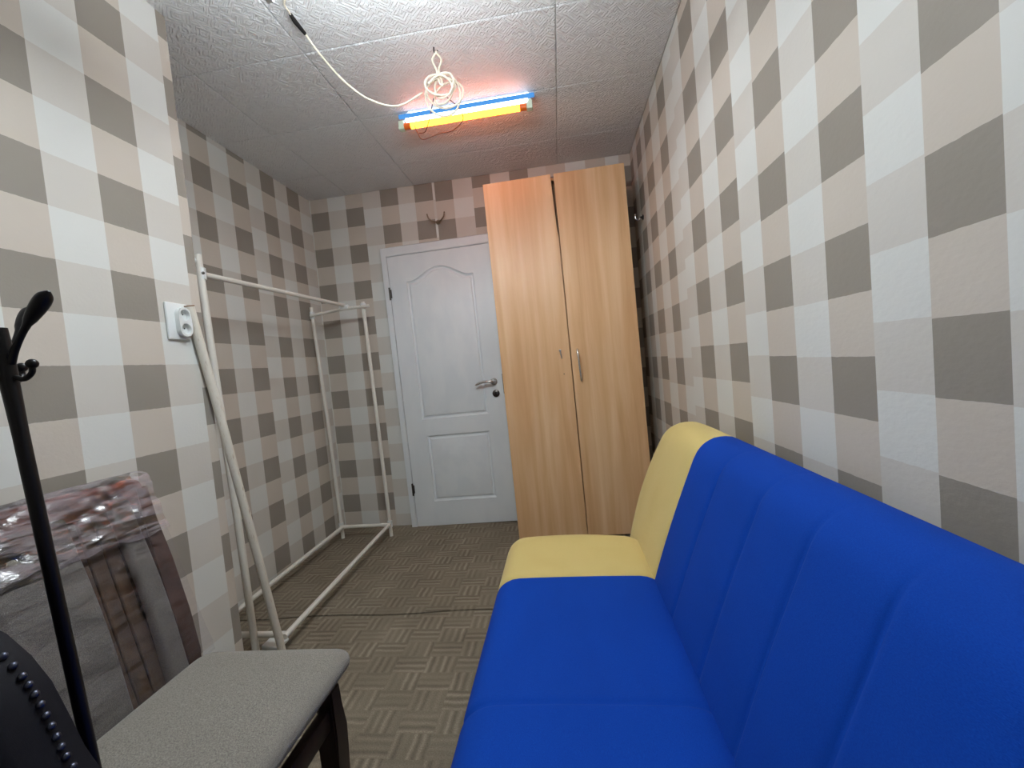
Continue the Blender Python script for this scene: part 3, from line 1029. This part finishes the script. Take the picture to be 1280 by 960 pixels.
for sy_ in (0.572, 0.872):
    bm = bmesh.new()
    # tapering shaped front leg
    prof = [(0.0, 0.014), (0.12, 0.017), (0.25, 0.022), (0.32, 0.025), (0.37, 0.021), (0.42, 0.019)]
    rings = []
    for z, hw in prof:
        rings.append([bm.verts.new((-0.600 + dx * hw, sy_ + dy * hw, z)) for dx, dy in ((-1, -1), (1, -1), (1, 1), (-1, 1))])
    for p, q in zip(rings, rings[1:]):
        for k in range(4):
            bm.faces.new((p[k], p[(k + 1) % 4], q[(k + 1) % 4], q[k]))
    bm.faces.new(rings[0]); bm.faces.new(rings[-1])
    bmesh.ops.bevel(bm, geom=[e for e in bm.edges if abs(e.verts[0].co.z - e.verts[1].co.z) > 0.02], offset=0.004, segments=2, affect='EDGES')
    C_('leg', bm, DARKWOOD)
C_('front_stretcher', B((-0.612, 0.575, 0.338), (-0.588, 0.870, 0.385), 0.003), DARKWOOD)
LEANC = 0.46
def bx(z):
    return -1.0 - LEANC * (z - 0.47)
def post(sgn):
    bm = bmesh.new()
    rings = []
    for z, y, hw in ((0, 0.915, 0.016), (0.25, 0.915, 0.018), (0.47, 0.925, 0.021), (0.565, 0.947, 0.021), (0.69, 0.972, 0.021), (0.80, 0.992, 0.020), (0.885, 1.012, 0.019)):
        yy = y if sgn > 0 else 1.475 - y
        x = bx(z) if z >= 0.47 else -0.995 + (-0.03 if z < 0.1 else 0)
        rings.append([bm.verts.new((x + dx * 0.013, yy + dy * hw, z)) for dx, dy in ((-1, -1), (1, -1), (1, 1), (-1, 1))])
    for p, q in zip(rings, rings[1:]):
        for k in range(4):
            bm.faces.new((p[k], p[(k + 1) % 4], q[(k + 1) % 4], q[k]))
    bm.faces.new(rings[0]); bm.faces.new(rings[-1])
    bmesh.ops.bevel(bm, geom=[e for e in bm.edges if abs(e.verts[0].co.z - e.verts[1].co.z) > 0.02], offset=0.004, segments=2, affect='EDGES')
    return bm
for s in (1, -1):
    C_('back_post', post(s), POSTWOOD)
# top rail
def rail_def(co, p):
    x, y, z = co
    x += -LEANC * (z - 0.47) - 0.012 * (1 - ((y - 0.7375) / 0.3) ** 2)
    z += 0.010 * (1 - ((y - 0.7375) / 0.3) ** 2)
    return Vector((x, y, z))
C_('top_rail', cushion((-1.018, 0.462, 0.845), (-0.986, 1.020, 0.908), (0.010, 0.010, 0.012), 0.03, rail_def), REDWOOD)
C_('lower_rail', B((-1.012, 0.54, 0.405), (-0.980, 0.915, 0.43), 0.003), DARKWOOD)
def pad(y0, y1, flare):
    def f(co, p):
        x, y, z = co
        t = (z - 0.46) / 0.36
        y += flare * t
        x += -LEANC * (z - 0.47) + 0.010 * math.sin(math.pi * min(1, max(0, t)))
        return Vector((x, y, z))
    return cushion((-1.018, y0, 0.435), (-0.986, y1, 0.872), (0.014, 0.012, 0.012), 0.03, f)
C_('back_pad', pad(0.856, 0.906, 0.060), GREYF, auto=80)
C_('back_pad', pad(0.610, 0.770, 0.052), GREYF, auto=80)
C_('back_pad', pad(0.552, 0.606, -0.04), GREYF, auto=80)
for i in range(3):
    ya = 0.768 + i * 0.035
    bm = B((-1.028, ya, 0.425), (-1.014, ya + 0.031, 0.85), 0.002, 1)
    for v in bm.verts:
        v.co.x += -LEANC * (v.co.z - 0.47)
        v.co.y += 0.055 * (v.co.z - 0.49) / 0.36
    C_('back_slat', bm, BROWNWOOD, smooth=False)
bm = B((-1.040, 0.53, 0.42), (-1.032, 0.925, 0.88), 0.002, 1)
for v in bm.verts:
    v.co.x += -LEANC * (v.co.z - 0.47)
    v.co.y += 0.055 * (v.co.z - 0.48) / 0.36 * (1 if v.co.y > 0.7 else -1)
C_('back_board', bm, DARKWOOD, smooth=False)
# film: a wrinkled sleeve over the top of the back
bm = bmesh.new()
NU, NV = 90, 50
grid = []
for j in range(NV + 1):
    row = []
    v = j / NV
    # profile going up the front, over the top, down the back
    if v < 0.55:
        s = v / 0.55; z = 0.775 + 0.148 * s ** 0.8; off = 0.034 - 0.004 * s
    elif v < 0.65:
        s = (v - 0.55) / 0.10; z = 0.923 + 0.006 * math.sin(math.pi * s); off = 0.030 - 0.060 * s
    else:
        s = (v - 0.65) / 0.35; z = 0.923 - 0.14 * s; off = -0.030 - 0.004 * s
    for i in range(NU + 1):
        u = i / NU
        hh = 0.235 + 0.060 * max(0, (z - 0.50) / 0.42); y = 0.7375 - hh + 2 * hh * u
        nz = noise.fractal(Vector((y * 5 + z * 7, z * 34 - y * 9, 3)), 1, 2, 4)
        nz2 = noise.noise(Vector((y * 26, z * 60 + y * 30, 9)))
        edge = (0.028 * noise.noise(Vector((y * 11, 0, 5)))) if v < 0.15 else 0
        x = bx(z) + off + 0.0075 * nz + 0.0035 * nz2 - 0.012 * (1 - ((y - 0.7375) / 0.3) ** 2)
        row.append(bm.verts.new((x, y, z + 0.004 * nz2 + edge * (1 - v / 0.15) if v < 0.15 else z + 0.003 * nz2)))
    grid.append(row)
for j in range(NV):
    for i in range(NU):
        bm.faces.new((grid[j][i], grid[j][i + 1], grid[j + 1][i + 1], grid[j + 1][i]))
C_('plastic_wrap', bm, FILM, label='wrinkled clear plastic film over the chair back', auto=25)
bm = bmesh.new()
grid = []
for j in range(41):
    row = []
    for i in range(71):
        u = i / 70
        z = 0.455 + 0.335 * j / 40
        hh = 0.226 + 0.066 * (z - 0.455) / 0.46
        y = 0.7375 - hh + 2 * hh * u
        x = bx(z) + 0.027 + 0.004 * noise.noise(Vector((y * 9 + z * 14, z * 22 - y * 6, 1))) + 0.0015 * noise.noise(Vector((y * 40, z * 90 + y * 40, 1)))
        row.append(bm.verts.new((x, y, z)))
    grid.append(row)
for j in range(40):
    for i in range(70):
        bm.faces.new((grid[j][i], grid[j][i + 1], grid[j + 1][i + 1], grid[j + 1][i]))
C_('plastic_wrap', bm, FILM2, label='thin clear plastic film over the lower chair back', auto=25)

# ------------------------------------------------------------------ coat stand at the left edge
cs = thing('coat_stand', 'slim black coat stand with knobbed hooks at the left edge', 'coat stand', (-0.63, 0.49, 0))
cl = Vector(cs.location)
def CS(name, bm, parent=None, **k):
    bmesh.ops.translate(bm, verts=bm.verts, vec=-cl)
    return obj(name, bm, BLACKP, parent or cs, **k)
def pp(z):     # pole axis
    return Vector((-0.653 - 0.040 * (z / 1.2), 0.487 - 0.037 * (z / 1.18), z))
CS('pole', tube([pp(0.05), pp(0.5), pp(0.85), pp(1.10), pp(1.165), pp(1.20), pp(1.235)], [0.0076, 0.0076, 0.0076, 0.0078, 0.0090, 0.0096, 0.0085], 18))
for k in range(3):
    a = 0.0 + k * 2.15
    d = Vector((math.cos(a), math.sin(a), 0))
    b0 = pp(1.19)
    arm = catmull([b0 + d * 0.008, b0 + d * 0.018 + Vector((0, 0, 0.018)), b0 + d * 0.040 + Vector((0, 0, 0.046)), b0 + d * 0.066 + Vector((0, 0, 0.072)), b0 + d * 0.078 + Vector((0, 0, 0.083))], 5)
    rr_ = [0.0075, 0.0075, 0.0072, 0.007, 0.0068, 0.0065, 0.0062, 0.006, 0.006, 0.0062, 0.007, 0.0085, 0.0100, 0.0112, 0.0118, 0.0118, 0.0112, 0.0100, 0.0080, 0.0055, 0.0020][:len(arm)]
    if len(rr_) < len(arm):
        rr_ += [0.002] * (len(arm) - len(rr_))
    CS('upper_hook', tube(arm, [q * (0.62 if n_i < 11 else 0.76) for n_i, q in enumerate(rr_)], 14))
    b1 = pp(1.172)
    a += 0.05
    d = Vector((math.cos(a), math.sin(a), 0))
    arm = catmull([b1 + d * 0.010, b1 + d * 0.022 + Vector((0, 0, -0.003)), b1 + d * 0.033 + Vector((0, 0, 0.004)), b1 + d * 0.035 + Vector((0, 0, 0.015))], 5)
    hm = tube(arm, 0.0032, 10)
    sphere(hm, arm[-1], 0.0062, 12, 8)
    CS('lower_hook', hm)
for k in range(3):
    a = math.radians(-80 + k * 120)
    d = Vector((math.cos(a), math.sin(a), 0))
    b0 = pp(0.10)
    CS('foot', tube(catmull([b0, b0 + d * 0.05 + Vector((0, 0, 0.02)), b0 + d * 0.10 + Vector((0, 0, -0.03)), b0 + d * 0.16 + Vector((0, 0, -0.092))], 5), 0.009, 10))

# ------------------------------------------------------------------ black studded armchair, lower left corner
ac = thing('armchair', 'black upholstered chair with studded trim in the lower left corner', 'chair', (-0.80, 0.10, 0))
al = Vector(ac.location)
def AC(name, bm, mat, parent=None, **k):
    bmesh.ops.translate(bm, verts=bm.verts, vec=-al)
    return obj(name, bm, mat, parent or ac, **k)
# outline of the back in x,z ; right edge follows the curve in view
edge = [(-0.495, 0.36), (-0.500, 0.60), (-0.522, 0.72), (-0.531, 0.738), (-0.546, 0.762), (-0.560, 0.798), (-0.576, 0.836), (-0.598, 0.866), (-0.625, 0.890), (-0.655, 0.906), (-0.72, 0.925), (-0.80, 0.932)]
edge = [(x * 0.947, 1.1304 + (z - 1.1304) * 0.947) for x, z in edge]
left = [(-1.5152 - x, z) for x, z in reversed(edge[:-1])]
outl = edge + left
bm = bmesh.new()
cx0, cz0 = -0.7576, 0.64
rings = []
for yy, k_ in ((0.296, 0.93), (0.292, 0.96), (0.300, 0.99), (0.312, 1.0), (0.345, 1.0), (0.356, 0.985), (0.360, 0.95), (0.361, 0.85)):
    rings.append([bm.verts.new((cx0 + (x - cx0) * k_, yy, cz0 + (z - cz0) * k_)) for x, z in outl])
for p, q in zip(rings, rings[1:]):
    for k in range(len(p)):
        bm.faces.new((p[k], p[(k + 1) % len(p)], q[(k + 1) % len(p)], q[k]))
bm.faces.new(rings[0]); bm.faces.new(list(reversed(rings[-1])))
AC('backrest', bm, DARKF)
AC('seat', cushion((-1.02, -0.16, 0.33), (-0.50, 0.305, 0.45), (0.05, 0.05, 0.04), 0.05), DARKF, auto=80)
for lx in (-0.98, -0.54):
    for ly in (-0.12, 0.28):
        AC('leg', lathe([(0, 0.013), (0.33, 0.020), (0.345, 0.020)], (lx, ly, 0), (0, 0, 1), 12), DARKWOOD)
path = catmull([Vector((x, 0.338, z)) for x, z in outl], 10)
studs = []
acc = 0
last = path[0]
for p in path[1:]:
    acc += (p - last).length
    if acc >= 0.0105:
        studs.append(p); acc = 0
    last = p
cen = Vector((-0.7576, 0.338, 0.65))
pr_ = bmesh.new()
sphere(pr_, (0, 0, 0), 0.0038, 8, 5)
sme = bpy.data.meshes.new('stud')
pr_.to_mesh(sme); pr_.free()
sme.materials.append(mat_metal('dull_nailhead', srgb(88, 92, 106), 0.4))
for p in sme.polygons:
    p.use_smooth = True
for i, p in enumerate(studs[:290]):
    o = bpy.data.objects.new('stud', sme)
    COL.objects.link(o)
    o.parent = ac
    dv = (p - cen); dv.y = 0; dv.normalize()
    o.location = p + dv * 0.001 - al
bpy.context.view_layer.update()
